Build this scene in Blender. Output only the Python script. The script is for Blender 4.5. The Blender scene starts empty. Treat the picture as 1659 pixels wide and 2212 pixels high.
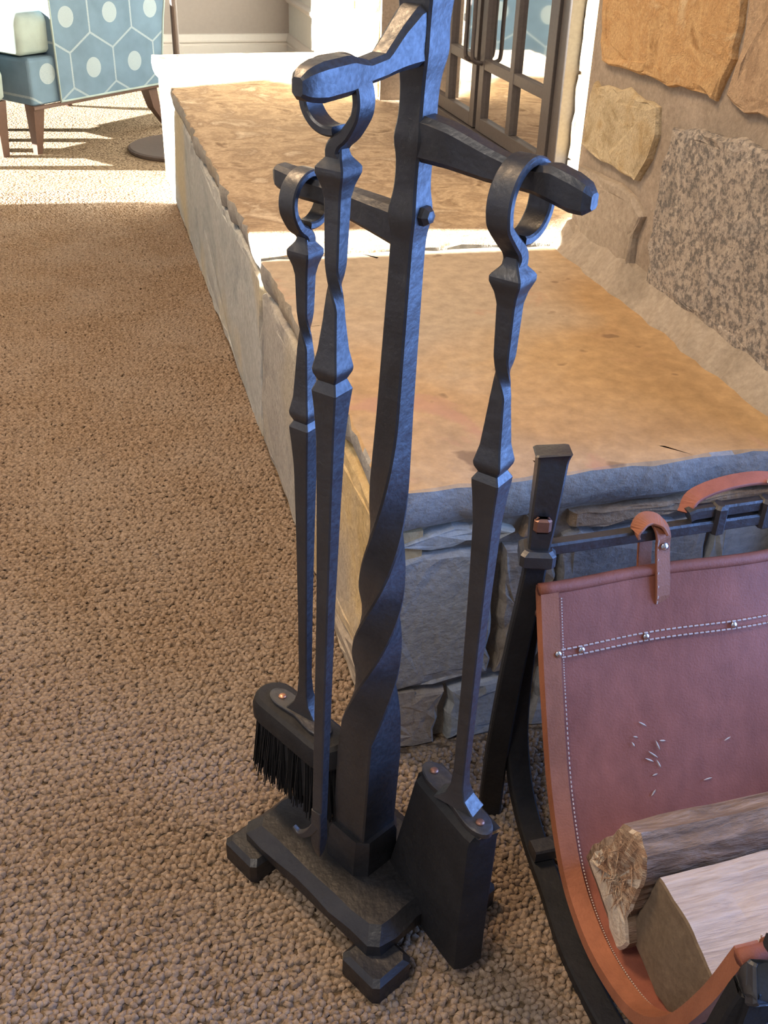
import bpy, bmesh, math, random
import numpy as np
from mathutils import Vector, Matrix
random.seed(7); RNG = np.random.default_rng(7)
S = bpy.context.scene
COL = S.collection

# ------------------------------------------------------------------ camera
F, CX, CY = 2227.82, 829.5, 1106.0
CAM = Vector((-0.2599, -0.872, 0.9269)); YAW, PITCH, ROLL = 0.2874, 0.5636, 0.0337
fw = Vector((math.sin(YAW)*math.cos(PITCH), math.cos(YAW)*math.cos(PITCH), -math.sin(PITCH)))
r0 = Vector((math.cos(YAW), -math.sin(YAW), 0)); u0 = r0.cross(fw)
rt = math.cos(ROLL)*r0 + math.sin(ROLL)*u0; up = -math.sin(ROLL)*r0 + math.cos(ROLL)*u0
cam = bpy.data.cameras.new('camera'); co = bpy.data.objects.new('camera', cam); COL.objects.link(co)
M = Matrix((rt, up, -fw)).transposed().to_4x4(); M.translation = CAM; co.matrix_world = M
cam.sensor_fit = 'VERTICAL'; cam.sensor_height = 24.0; cam.lens = F*24.0/2212.0; cam.clip_start = .02
S.camera = co

# ------------------------------------------------------------------ light
w = bpy.data.worlds.new('world'); S.world = w; w.use_nodes = True
w.node_tree.nodes['Background'].inputs[0].default_value = (.80, .86, 1.0, 1)
w.node_tree.nodes['Background'].inputs[1].default_value = .25
SD = Vector((.95, -.15, -.30)).normalized()      # travel direction of sunlight (in from the left windows)
def light(name, kind, loc, direction, energy, color, **kw):
    l = bpy.data.lights.new(name, kind); o = bpy.data.objects.new(name, l); COL.objects.link(o)
    o.location = loc; o.rotation_euler = Vector(direction).to_track_quat('-Z', 'Y').to_euler()
    l.energy = energy; l.color = color
    for k, v in kw.items(): setattr(l, k, v)
    return o
light('sun', 'SUN', (-4, 2, 4), SD, 60.0, (1, .97, .91), angle=math.radians(.5))
light('window_light', 'AREA', (1.65, -.80, .95), (-1, .10, 0), 86.0, (.20, .40, 1.0), shape='RECTANGLE', size=1.6, size_y=1.9)
light('ceiling_lamp', 'AREA', (-.75, .9, 2.4), (.15, -.05, -1), 36.0, (1, .68, .40), shape='DISK', size=.6)
light('overhead_fill_light', 'AREA', (-1.1, -1.0, 2.4), (.2, .15, -1), 20.0, (1, .88, .76), shape='DISK', size=.6)  # added overhead fill to brighten the near carpet, no lamp known there
S.view_settings.view_transform = 'Standard'; S.view_settings.look = 'None'
S.view_settings.exposure = 0.35; S.view_settings.gamma = 1; S.view_settings.use_curve_mapping = False

# ------------------------------------------------------------------ helpers
def at(u, v, n, P):
    """world point seen at photo position (u,v) on the plane through P with normal n"""
    d = rt*((u-CX)/F) - up*((v-CY)/F) + fw; n = Vector(n)
    return CAM + d*(n.dot(Vector(P)-CAM)/n.dot(d))
def tag(o, label=None, cat=None, group=None, kind=None):
    for k, v in (('label', label), ('category', cat), ('group', group), ('kind', kind)):
        if v: o[k] = v
    return o
def empty(name, loc=(0, 0, 0)):
    o = bpy.data.objects.new(name, None); COL.objects.link(o); o.location = loc; o.empty_display_size = .02; return o
def setpar(o, parent):
    if parent is not None:
        o.parent = parent
        r = parent
        off = Vector((0, 0, 0))
        while r is not None: off += r.location; r = r.parent
        o.location = -off
AUTO = []
def obj(name, verts, faces, mat, parent=None, smooth=False):
    me = bpy.data.meshes.new(name); me.from_pydata([tuple(v) for v in verts], [], faces); me.update()
    bm = bmesh.new(); bm.from_mesh(me); bmesh.ops.recalc_face_normals(bm, faces=bm.faces); bm.to_mesh(me); bm.free()
    if smooth or mat in AUTO: me.polygons.foreach_set('use_smooth', [True]*len(me.polygons))
    if mat in AUTO: me.set_sharp_from_angle(angle=math.radians(24))
    o = bpy.data.objects.new(name, me); COL.objects.link(o); me.materials.append(mat); setpar(o, parent); return o
class G:
    """collects geometry"""
    def __init__(s): s.v = []; s.f = []
    def loft(s, rings, cap=True, closed=False):
        b = len(s.v); n = len(rings[0])
        for r in rings: s.v += [Vector(p) for p in r]
        m = len(rings)
        for i in range(m if closed else m-1):
            j = (i+1) % m
            for k in range(n):
                l = (k+1) % n; s.f.append((b+i*n+k, b+i*n+l, b+j*n+l, b+j*n+k))
        if cap and not closed:
            s.f.append(tuple(b+k for k in range(n))[::-1]); s.f.append(tuple(b+(m-1)*n+k for k in range(n)))
        return s
    def box(s, c, hx, hy, hz, X=(1, 0, 0), Y=(0, 1, 0), Z=(0, 0, 1), ch=.0):
        X, Y, Z, c = Vector(X).normalized(), Vector(Y).normalized(), Vector(Z).normalized(), Vector(c)
        ch = ch or min(hx, hy, hz)*.12
        rings = []
        for z, i in ((-hz, ch), (-hz+ch, 0), (hz-ch, 0), (hz, ch)):
            a, b = hx-i, hy-i; q = ch
            rings.append([c+Z*z+X*x+Y*y for x, y in ((a, b-q), (a-q, b), (-a+q, b), (-a, b-q), (-a, -b+q), (-a+q, -b), (a-q, -b), (a, -b+q))])
        return s.loft(rings)
    def tube(s, pts, rad, n=8, closed=False, up_=(0, 0, 1)):
        pts = [Vector(p) for p in pts]; rings = []
        for i, p in enumerate(pts):
            a = pts[i-1] if (i > 0 or closed) else p; b = pts[(i+1) % len(pts)] if (i < len(pts)-1 or closed) else p
            t = (b-a).normalized(); u_ = Vector(up_)
            if abs(t.dot(u_)) > .95: u_ = Vector((0, 1, 0))
            e1 = t.cross(u_).normalized(); e2 = t.cross(e1); r = rad[i] if isinstance(rad, (list, tuple)) else rad
            rings.append([p+e1*(math.cos(2*math.pi*k/n)*r)+e2*(math.sin(2*math.pi*k/n)*r) for k in range(n)])
        return s.loft(rings, closed=closed)
    def bar(s, pts, hw, hh, side, ch=.002):
        """rectangular bar swept along pts; side = direction of the half width hw"""
        pts = [Vector(p) for p in pts]; rings = []; N = len(pts)
        for i, p in enumerate(pts):
            t = (pts[min(i+1, N-1)]-pts[max(i-1, 0)]).normalized()
            sd = Vector(side); sd = (sd - t*sd.dot(t)).normalized(); nn = t.cross(sd)
            a = hw[i] if isinstance(hw, (list, tuple)) else hw; b = hh[i] if isinstance(hh, (list, tuple)) else hh
            c = min(ch, a*.4, b*.4)
            rings.append([p+sd*x+nn*y for x, y in ((a, b-c), (a-c, b), (-a+c, b), (-a, b-c), (-a, -b+c), (-a+c, -b), (a-c, -b), (a, -b+c))])
        return s.loft(rings)
    def build(s, name, mat, parent=None, smooth=False): return obj(name, s.v, s.f, mat, parent, smooth)
def catmull(P, n=8):
    P = [np.array(p, float) for p in P]; Q = [2*P[0]-P[1]]+P+[2*P[-1]-P[-2]]; out = []
    for i in range(1, len(Q)-2):
        a, b, c, d = Q[i-1:i+3]
        for k in range(n):
            t = k/n; out.append(.5*(2*b+(c-a)*t+(2*a-5*b+4*c-d)*t*t+(3*b-a-3*c+d)*t**3))
    out.append(P[-1]); return [tuple(float(x) for x in q) for q in out]
def interp(tab, x):
    xs = [t[0] for t in tab]
    return [float(np.interp(x, xs, [t[k] for t in tab])) for k in range(1, len(tab[0]))]

# ------------------------------------------------------------------ materials
class NT:
    def __init__(s, name):
        s.m = bpy.data.materials.new(name); s.m.use_nodes = True; s.t = s.m.node_tree; s.b = s.t.nodes['Principled BSDF']
        s.co = s.t.nodes.new('ShaderNodeTexCoord').outputs['Object']
    def lnk(s, a, b):
        if isinstance(a, (int, float)): b.default_value = a
        elif isinstance(a, tuple): b.default_value = a if len(a) != 3 or b.type == 'VECTOR' else (*a, 1)
        else: s.t.links.new(a, b)
    def noise(s, scale, detail=4, rough=.6, vec=None, dist=0, color=False):
        n = s.t.nodes.new('ShaderNodeTexNoise'); s.lnk(vec or s.co, n.inputs['Vector'])
        n.inputs['Scale'].default_value = scale; n.inputs['Detail'].default_value = detail; n.inputs['Roughness'].default_value = rough
        n.inputs['Distortion'].default_value = dist; return n.outputs['Color' if color else 'Fac']
    def voro(s, scale, feature='F1', out='Distance', vec=None):
        n = s.t.nodes.new('ShaderNodeTexVoronoi'); n.feature = feature; s.lnk(vec or s.co, n.inputs['Vector']); n.inputs['Scale'].default_value = scale
        return n.outputs[out]
    def map(s, scale=(1, 1, 1), rot=(0, 0, 0), loc=(0, 0, 0), vec=None):
        n = s.t.nodes.new('ShaderNodeMapping'); s.lnk(vec or s.co, n.inputs[0]); n.inputs['Scale'].default_value = scale
        n.inputs['Rotation'].default_value = rot; n.inputs['Location'].default_value = loc; return n.outputs[0]
    def ramp(s, fac, stops):
        n = s.t.nodes.new('ShaderNodeValToRGB'); e = n.color_ramp.elements
        while len(e) < len(stops): e.new(.5)
        for k, (p, c) in enumerate(stops):
            e[k].position = p; e[k].color = (*c, 1) if isinstance(c, tuple) else (c, c, c, 1)
        s.lnk(fac, n.inputs[0]); return n.outputs[0]
    def mix(s, fac, a, b, mode='MIX'):
        n = s.t.nodes.new('ShaderNodeMix'); n.data_type = 'RGBA'; n.blend_type = mode
        s.lnk(fac, n.inputs[0]); s.lnk(a, n.inputs[6]); s.lnk(b, n.inputs[7]); return n.outputs[2]
    def math(s, op, a, b=0.0, c=None):
        n = s.t.nodes.new('ShaderNodeMath'); n.operation = op; s.lnk(a, n.inputs[0]); s.lnk(b, n.inputs[1])
        if c is not None: s.lnk(c, n.inputs[2])
        return n.outputs[0]
    def sep(s, vec=None):
        n = s.t.nodes.new('ShaderNodeSeparateXYZ'); s.lnk(vec or s.co, n.inputs[0]); return n.outputs
    def comb(s, x, y, z):
        n = s.t.nodes.new('ShaderNodeCombineXYZ')
        for k, q in enumerate((x, y, z)): s.lnk(q, n.inputs[k])
        return n.outputs[0]
    def out(s, color, rough=.8, metal=0., bump=None, strength=.4, dist=.004, spec=.5):
        s.lnk(color, s.b.inputs['Base Color']); s.lnk(rough, s.b.inputs['Roughness']); s.lnk(metal, s.b.inputs['Metallic'])
        s.b.inputs['Specular IOR Level'].default_value = spec
        if bump is not None:
            n = s.t.nodes.new('ShaderNodeBump'); n.inputs['Strength'].default_value = strength; n.inputs['Distance'].default_value = dist
            s.lnk(bump, n.inputs['Height']); s.t.links.new(n.outputs[0], s.b.inputs['Normal'])
        return s.m
def iron_mat(name, c, rough, spec=.5, metal=0.0):
    n = NT(name); a = n.noise(45, 3, .5); b = n.noise(260, 3, .6)
    col = n.ramp(n.noise(30, 4), [(.35, tuple(x*.75 for x in c)), (.7, tuple(x*1.35 for x in c))])
    h = n.math('ADD', n.math('MULTIPLY', a, 1.0), n.math('MULTIPLY', b, .22))
    n.b.inputs['IOR'].default_value = 1.5
    return n.out(col, n.ramp(b, [(.3, rough-.07), (.7, rough+.1)]), metal, h, .35, .004, spec)
IRON = iron_mat('blackened_iron', (.016, .016, .018), .44, 1.0)
IRON_BASE = iron_mat('base_iron', (.012, .012, .014), .42, .6)
IRON_DARK = iron_mat('dark_iron', (.010, .010, .011), .6, .4)
AUTO += [IRON, IRON_DARK, IRON_BASE]
def plain(name, c, rough=.6, metal=0., bs=80, bst=.15, var=.12):
    n = NT(name); k = n.noise(bs, 4)
    return n.out(n.ramp(k, [(.3, tuple(x*(1-var) for x in c)), (.7, tuple(min(1, x*(1+var)) for x in c))]), rough, metal, k, bst, .002)
COPPER = plain('copper', (.62, .30, .17), .35, .8)
COPPER_DARK = plain('aged_copper', (.26, .13, .09), .4, .6)
NICKEL = plain('nickel', (.75, .75, .78), .2, 1.0)
BRISTLE = plain('bristle', (.006, .006, .007), .85)
THREAD = plain('thread', (.62, .50, .42), .8)
def stone_mat(name, cols, scale=5, patch=None, spots=.0, bump=.5, speck=None, pink=None):
    n = NT(name); a = n.noise(scale, 6, .62, dist=.6); f = n.noise(scale*14, 5, .65); big = n.noise(scale*.45, 3, .5)
    k = len(cols); lo, hi = .32, .68
    c = n.ramp(a, [(lo+(hi-lo)*i/(k-1), cc) for i, cc in enumerate(cols)])
    if patch: c = n.mix(n.ramp(big, [(.50, 0.), (.62, .85)]), c, patch)
    c = n.mix(.55, c, n.ramp(f, [(.28, .32), (.5, .5), (.75, .72)]), 'OVERLAY')
    if pink: c = n.mix(n.ramp(n.noise(scale*1.3, 4, .6, n.map((1, 1, 1), (0, 0, .4), (3, 1, 7)), 1.2), [(.60, 0.), (.68, .6)]), c, pink)
    if speck:
        v = n.noise(speck[0], 3, .7); c = n.mix(n.ramp(v, [(.40, .85), (.56, 0.)]), c, speck[1])
    if spots:
        v = n.noise(scale*7, 2, .4); c = n.mix(n.ramp(v, [(.70, 0.), (.74, spots)]), c, (.10, .06, .04))
    h = n.math('ADD', a, n.math('MULTIPLY', f, .35))
    return n.out(c, .85, 0, h, bump, .012, .3)
ST_TOP = stone_mat('stone_hearth_near', [(.38, .24, .115), (.47, .31, .155), (.46, .34, .21)], 3.2, (.42, .35, .27), .55, .3, pink=(.46, .25, .17))
ST_FAR = stone_mat('stone_hearth_far', [(.19, .125, .075), (.46, .35, .235), (.28, .20, .13), (.56, .46, .34)], 11, None, .35, .45)
ST_EDGE = stone_mat('stone_edge_cool_light', [(.27, .26, .235), (.38, .36, .32), (.32, .30, .265)], 6, (.40, .34, .25), 0, .6)  # slab sides coloured greyer than the top to stand for cool light
ST_GREY = stone_mat('stone_grey', [(.28, .27, .25), (.40, .38, .34), (.33, .31, .28)], 7, (.42, .38, .30), 0, .6)
ST_BLUE = stone_mat('stone_blue_grey', [(.30, .32, .32), (.44, .45, .43), (.38, .38, .36)], 5, (.52, .44, .28), 0, .5)
ST_GOLD = stone_mat('stone_gold', [(.46, .32, .13), (.58, .43, .22), (.50, .40, .26)], 7, (.42, .36, .28), 0, .5)
ST_ORANGE = stone_mat('stone_orange', [(.38, .22, .09), (.58, .38, .18), (.50, .30, .13), (.62, .46, .26)], 16, None, .2, .7)
ST_YEL = stone_mat('stone_yellow', [(.34, .26, .14), (.54, .45, .29), (.43, .32, .17)], 17, None, 0, .7)
ST_SPECK = stone_mat('stone_speckled', [(.30, .26, .21), (.42, .36, .29), (.34, .31, .27)], 12, None, 0, .6, (125, (.11, .105, .10)))
ST_BROWN = stone_mat('stone_brown', [(.30, .20, .12), (.44, .31, .19), (.38, .27, .17)], 14, None, 0, .6)
ST_TAUPE = stone_mat('stone_taupe', [(.27, .225, .17), (.38, .32, .245), (.32, .265, .20)], 8, None, 0, .5)
MORTAR = stone_mat('mortar', [(.27, .22, .165), (.37, .305, .235)], 12, None, 0, .35)

def carpet_mat():
    n = NT('carpet'); k = n.noise(170, 3, .6); b = n.noise(5, 3, .5)
    c = n.ramp(k, [(.25, (.165, .112, .07)), (.5, (.325, .235, .158)), (.75, (.47, .36, .262))])
    c = n.mix(n.ramp(b, [(.4, 0.), (.65, .35)]), c, (.42, .35, .28))
    return n.out(c, .95, 0, n.noise(800, 3, .7), .6, .003, .1)
CARPET = carpet_mat()
def carpet_floor_mat():
    n = NT('carpet_floor'); v = n.voro(130, vec=n.map((1, 1.1, .01))); k = n.noise(330, 3, .7)
    c = n.ramp(k, [(.25, (.17, .12, .075)), (.75, (.37, .28, .19))]); c = n.mix(n.ramp(v, [(.45, 0.), (.75, .75)]), c, (.07, .045, .026))  # shade in the gaps between loops is put into the colour
    return n.out(c, .95, 0, n.math('SUBTRACT', n.math('MULTIPLY', k, .4), v), .9, .006, .1)
CARPET_BASE = carpet_floor_mat()
def leather_mat(name, a, b, rough=.62):
    n = NT(name); k = n.noise(9, 5, .6); g = n.noise(420, 3, .6); st = n.noise(60, 3, .6, n.map((1, 1, .12)))
    c = n.ramp(k, [(.3, a), (.7, b)]); c = n.mix(.25, c, n.ramp(st, [(.3, .25), (.7, .75)]), 'OVERLAY')
    return n.out(c, n.ramp(g, [(.3, rough-.08), (.7, rough+.1)]), 0, g, .25, .002, .4)
LEATHER = leather_mat('leather', (.25, .080, .048), (.35, .120, .076))
LEATHER_EDGE = leather_mat('leather_edge', (.30, .105, .050), (.40, .15, .075))
def wood_mat(name, cols, vec_scale=(6, 60, 60), bump=.6):
    n = NT(name); v = n.map(vec_scale); k = n.noise(1.0, 6, .65, v, .8); f = n.noise(4.0, 4, .6, v)
    k = len(cols) and k
    c = n.ramp(k, [(.3+.4*i/(len(cols)-1), cc) for i, cc in enumerate(cols)])
    c = n.mix(.4, c, n.ramp(f, [(.3, .3), (.7, .7)]), 'OVERLAY')
    return n.out(c, .85, 0, n.math('ADD', k, f), bump, .004, .25)
WOOD_TOP = wood_mat('split_wood', [(.36, .27, .20), (.50, .40, .31), (.58, .48, .39)], (7, 90, 90))
WOOD_END = wood_mat('sawn_end', [(.155, .110, .068), (.20, .145, .092)], (60, 40, 40), .25)
BARK = wood_mat('bark', [(.10, .065, .042), (.22, .15, .10), (.38, .29, .22)], (12, 45, 45), .9)
WOOD_SPLINTER = wood_mat('torn_wood', [(.20, .10, .06), (.42, .27, .17), (.64, .52, .38)], (45, 55, 130), .9)
WOOD_PALE = wood_mat('pale_wood', [(.52, .42, .31), (.66, .56, .44)], (12, 70, 70), .4)
WALL = plain('wall_paint', (.36, .315, .28), .9, 0, 60, .05, .03)
WALL_LIGHT = plain('wall_paint_light', (.60, .60, .55), .9, 0, 60, .05, .03)
TRIM = plain('trim_paint', (.62, .58, .52), .55, 0, 60, .03, .02)
DOORMETAL = plain('door_metal', (.115, .105, .10), .45, .3, 150, .05)
FIREBOX = plain('firebox', (.02, .018, .016), .95)
WOOD_LEG = plain('chair_leg_wood', (.085, .048, .035), .4)
LAMP_METAL = plain('lamp_bronze', (.075, .055, .046), .45)
def glass_mat():
    m = bpy.data.materials.new('door_glass'); m.use_nodes = True; t = m.node_tree; t.nodes.remove(t.nodes['Principled BSDF'])
    tr = t.nodes.new('ShaderNodeBsdfTransparent'); gl = t.nodes.new('ShaderNodeBsdfGlossy'); gl.inputs['Roughness'].default_value = .03
    tr.inputs[0].default_value = (.45, .43, .40, 1); fr = t.nodes.new('ShaderNodeFresnel'); fr.inputs[0].default_value = 1.9
    mx = t.nodes.new('ShaderNodeMixShader'); o = t.nodes['Material Output']
    t.links.new(fr.outputs[0], mx.inputs[0]); t.links.new(tr.outputs[0], mx.inputs[1]); t.links.new(gl.outputs[0], mx.inputs[2]); t.links.new(mx.outputs[0], o.inputs[0])
    return m
GLASS = glass_mat()
def fabric_mat(name, base, line, printed=True):
    """woven upholstery printed with hexagon outlines and a dot in each hexagon (flat print)"""
    n = NT(name); weave = n.noise(500, 2, .6); soft = n.noise(14, 3, .5)
    c = n.ramp(soft, [(.3, tuple(x*.9 for x in base)), (.7, tuple(x*1.1 for x in base))])
    if printed:
        x, y, z = n.sep()
        s = .20; sy = s*1.732
        px = n.math('DIVIDE', n.math('ADD', x, 20.02), s); py = n.math('DIVIDE', n.math('ADD', z, 20.0), s)
        def cell(ox, oy):
            fx = n.math('SUBTRACT', n.math('FRACT', n.math('ADD', px, ox)), .5)
            fy = n.math('MULTIPLY', n.math('SUBTRACT', n.math('FRACT', n.math('ADD', n.math('DIVIDE', py, 1.732), oy)), .5), 1.732)
            d = n.math('SQRT', n.math('ADD', n.math('MULTIPLY', fx, fx), n.math('MULTIPLY', fy, fy)))
            ax, ay = n.math('ABSOLUTE', fx), n.math('ABSOLUTE', fy)
            h = n.math('MAXIMUM', ax, n.math('ADD', n.math('MULTIPLY', ax, .5), n.math('MULTIPLY', ay, .866)))
            return d, h
        d1, h1 = cell(0, 0); d2, h2 = cell(.5, .5)
        d = n.math('MINIMUM', d1, d2); h = n.math('MINIMUM', h1, h2)
        ln = n.math('MULTIPLY', n.math('GREATER_THAN', h, .482), n.ramp(weave, [(.40, .3), (.55, .9)]))
        dot = n.math('MULTIPLY', n.math('LESS_THAN', d, .17), n.ramp(weave, [(.3, .55), (.6, .9)]))
        c = n.mix(n.math('MAXIMUM', ln, dot), c, line)
    return n.out(c, .9, 0, weave, .35, .002, .2)
FABRIC = fabric_mat('printed_fabric', (.110, .175, .24), (.29, .36, .39))
FABRIC_PLAIN = fabric_mat('plain_fabric', (.27, .34, .33), (.5, .5, .5), False)

# ================================================================== SETTING
def quad(name, pts, mat): return tag(obj(name, pts, [tuple(range(len(pts)))], mat), kind='structure')
H, W, WR = .38, .515, .65
floor = quad('floor', [(-3.2, -3, 0), (2.6, -3, 0), (2.6, 6, 0), (-3.2, 6, 0)], CARPET_BASE)
def boxes(bs):
    g = G()
    for (x0, x1, y0, y1, z0, z1) in bs: g.box(((x0+x1)/2, (y0+y1)/2, (z0+z1)/2), (x1-x0)/2, (y1-y0)/2, (z1-z0)/2, ch=.001)
    return g
YB = 4.98
tag(boxes([(-3.2, .92, YB, YB+.1, 0, 3.3)]).build('wall_back', WALL), kind='structure')
tag(boxes([(.86, .96, 2.8, YB, 0, 3.3)]).build('wall_right', WALL_LIGHT), kind='structure')
# baseboards: stepped profile
def baseboard(name, a, b, nrm):
    a, b, nrm = Vector(a), Vector(b), Vector(nrm); g = G()
    prof = [(.0, 0), (.016, 0), (.016, .088), (.012, .093), (.012, .098), (.019, .104), (.019, .112), (.013, .126), (.007, .139), (.0, .142)]
    g.loft([[p+nrm*d+Vector((0, 0, z)) for d, z in prof] for p in (a, b)]); return tag(g.build(name, TRIM), kind='structure')
baseboard('baseboard_back', (-3.2, YB, 0), (.86, YB, 0), (0, -1, 0))
baseboard('baseboard_right', (.86, YB, 0), (.86, 2.8, 0), (-1, 0, 0))
g = G(); prof = [(0, 0), (.012, .004), (.02, .016), (.02, .026), (.012, .034), (.0, .04)]
g.loft([[Vector((.86-d, y, .285+z)) for d, z in prof] for y in (YB, 2.8)]); tag(g.build('trim_1', TRIM), kind='structure')
# left wall, out of view; window openings shaped so the sun patches fall in place
XL = -2.2
def back(x, y, z):     # where the sun ray that reaches (x,y,z) crosses the left wall
    t = (XL-x)/SD.x; return (y+SD.y*t, z+SD.z*t)
def wall_with_holes(name, outer, holes, mat):
    bm = bmesh.new(); edges = []
    for loop in [outer]+holes:
        vs = [bm.verts.new((XL, y, z)) for y, z in loop]
        edges += [bm.edges.new((vs[i], vs[(i+1) % len(vs)])) for i in range(len(vs))]
    bmesh.ops.triangle_fill(bm, use_beauty=True, use_dissolve=False, edges=edges)
    me = bpy.data.meshes.new(name); bm.to_mesh(me); bm.free(); me.materials.append(mat)
    o = bpy.data.objects.new(name, me); COL.objects.link(o); return tag(o, kind='structure')
far_hole = [back(-1.2, 2.55, 0), back(-.1, 2.44, 0), back(0, 2.20, .38), back(.27, 2.30, .38), back(W, 1.93, .40), back(W, 1.90, 1.1), (5.2, 2.0), (5.2, .30)]
slot = [back(0, .80, .310), back(0, .875, .378), back(.25, .85, .38), back(.5, .80, .38), back(.65, 1.0, .42), back(.65, 1.012, .85), back(.65, .93, .85), back(.65, .92, .42), back(.5, .70, .385), back(.25, .715, .38), back(0, .725, .374)]
wall_with_holes('wall_left', [(-3, 0), (6, 0), (6, 3.4), (-3, 3.4)], [far_hole, slot], WALL_LIGHT)

# ---- stone chimney breast
wall_chimney = tag(boxes([(W+.012, .95, -.06, .725, 0, 2.4), (W+.012, .95, 1.965, 2.80, 0, 2.4), (W+.012, .95, .725, 1.965, 1.25, 2.4), (WR, .70, .725, 1.02, .3, 1.25), (WR, .70, 1.935, 1.965, .3, 1.25)]).build('wall_chimney', MORTAR), kind='structure')
def resample(poly, step, jit):
    out = []
    for i in range(len(poly)):
        a, b = np.array(poly[i], float), np.array(poly[(i+1) % len(poly)], float); L = np.linalg.norm(b-a); n = max(1, int(L/step))
        for k in range(n): out.append(a+(b-a)*k/n+RNG.normal(0, jit, 2))
    return out
def stone(poly, to3, mat, parent, depth=.02, proud=.012, step=.03, jit=.0022, inset=.012, name='stone'):
    """irregular flat stone: outline poly (2d), to3(a,b,out) maps to 3d with `out` proud of the mortar"""
    P = resample(poly, step, jit); c = np.mean(P, 0); rings = []
    for d, ins in ((-depth, 0), (proud*.35, 0), (proud*.85, inset*.35), (proud, inset), (proud*1.05, inset*3)):
        rings.append([to3(*(p+(c-p)/max(1e-6, np.linalg.norm(c-p))*min(ins, np.linalg.norm(c-p)*.6)), d+(RNG.normal(0, .0012) if d > 0 else 0)) for p in P])
    g = G(); g.loft(rings); return g.build(name, mat, parent)
on_wall = lambda a, b, o: Vector((W+.012-o, a, b))
def px_wall(pts): return [(lambda p: (p.y, p.z))(at(u, v, (1, 0, 0), (W, 0, 0))) for u, v in pts]
def clampy(poly, lo=-.055, hi=.722): return [(min(hi, max(lo, a)), b) for a, b in poly]
for poly, m in ((((1300, -140), (1297, 0), (1291, 128), (1340, 150), (1400, 166), (1440, 186), (1500, 200), (1540, 212), (1572, 140), (1590, 60), (1610, -140)), ST_ORANGE),
                (((1625, -140), (1606, 60), (1585, 150), (1556, 216), (1600, 240), (1659, 262), (1800, 330), (1800, -100)), ST_BROWN),
                (((1276, 172), (1330, 188), (1380, 207), (1413, 232), (1409, 290), (1395, 350), (1372, 393), (1330, 368), (1280, 338), (1250, 312)), ST_YEL),
                (((1450, 275), (1520, 282), (1600, 310), (1659, 332), (1800, 400), (1900, 960), (1790, 935), (1650, 822), (1560, 735), (1480, 680), (1388, 622), (1402, 500), (1422, 380)), ST_SPECK),
                (((1246, 352), (1300, 378), (1362, 422), (1383, 470), (1362, 520), (1352, 600), (1300, 568), (1255, 522), (1232, 440)), ST_TAUPE)):
    stone(clampy(px_wall(poly)), on_wall, m, wall_chimney, proud=.010, inset=.006, jit=.003, step=.02)
ztop = .80
for row, (z0, z1) in enumerate(((ztop, .99), (1.01, 1.22), (1.24, 1.45))):
    ys = [-.05, .12+.05*row, .40-.06*row, .715]
    for k in range(3): stone([(ys[k]+.01, z0+.02), (ys[k+1]-.01, z0+.01), (ys[k+1]-.012, z1), (ys[k]+.012, z1-.01)], on_wall, (ST_ORANGE, ST_SPECK, ST_YEL, ST_TAUPE)[(row+k) % 4], wall_chimney)
for k, (z0, z1, a, b) in enumerate(((.385, .57, 1.975, 2.36), (.385, .54, 2.38, 2.79), (.59, .80, 1.975, 2.22), (.56, .83, 2.24, 2.79), (.82, 1.03, 1.975, 2.5), (.85, 1.03, 2.52, 2.79))):
    stone([(a, z0), (b, z0), (b, z1), (a, z1)], on_wall, (ST_YEL, ST_TAUPE)[k % 2], wall_chimney)
# mortar fillet along the foot of the wall, and grey sliver stones beside the door surround
g = G(); ys = np.linspace(-.05, .72, 26)
g.loft([[Vector((W+.02, y, H-.02)), Vector((W-.030+RNG.normal(0, .004), y, H-.003)), Vector((W-.022+RNG.normal(0, .003), y, H+.006)), Vector((W+.002, y, H+.034+RNG.normal(0, .004))), Vector((W+.02, y, H+.045))] for y in ys])
tag(g.build('mortar_fillet', ST_TAUPE, wall_chimney))
on_strip = lambda a, b, o: Vector((WR-o, a, b))
for k, (z0, z1) in enumerate(((.385, .445), (.45, .60), (.605, .76), (.765, .95))):
    stone([(.74, z0), (1.012, z0), (1.012, z1), (.74, z1)], on_strip, (ST_GREY, ST_GOLD, ST_YEL)[k % 3], wall_chimney, .01, .006, .02, .001, .004)
# firebox behind the glass
tag(boxes([(1.05, 1.1, 1.0, 2.0, .3, 1.3), (.70, 1.1, 1.0, 1.03, .3, 1.3), (.70, 1.1, 1.93, 1.97, .3, 1.3), (.66, 1.1, 1.0, 1.97, .30, .375), (.66, 1.1, 1.0, 1.97, 1.22, 1.3)]).build('wall_firebox', FIREBOX), kind='structure')

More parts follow.
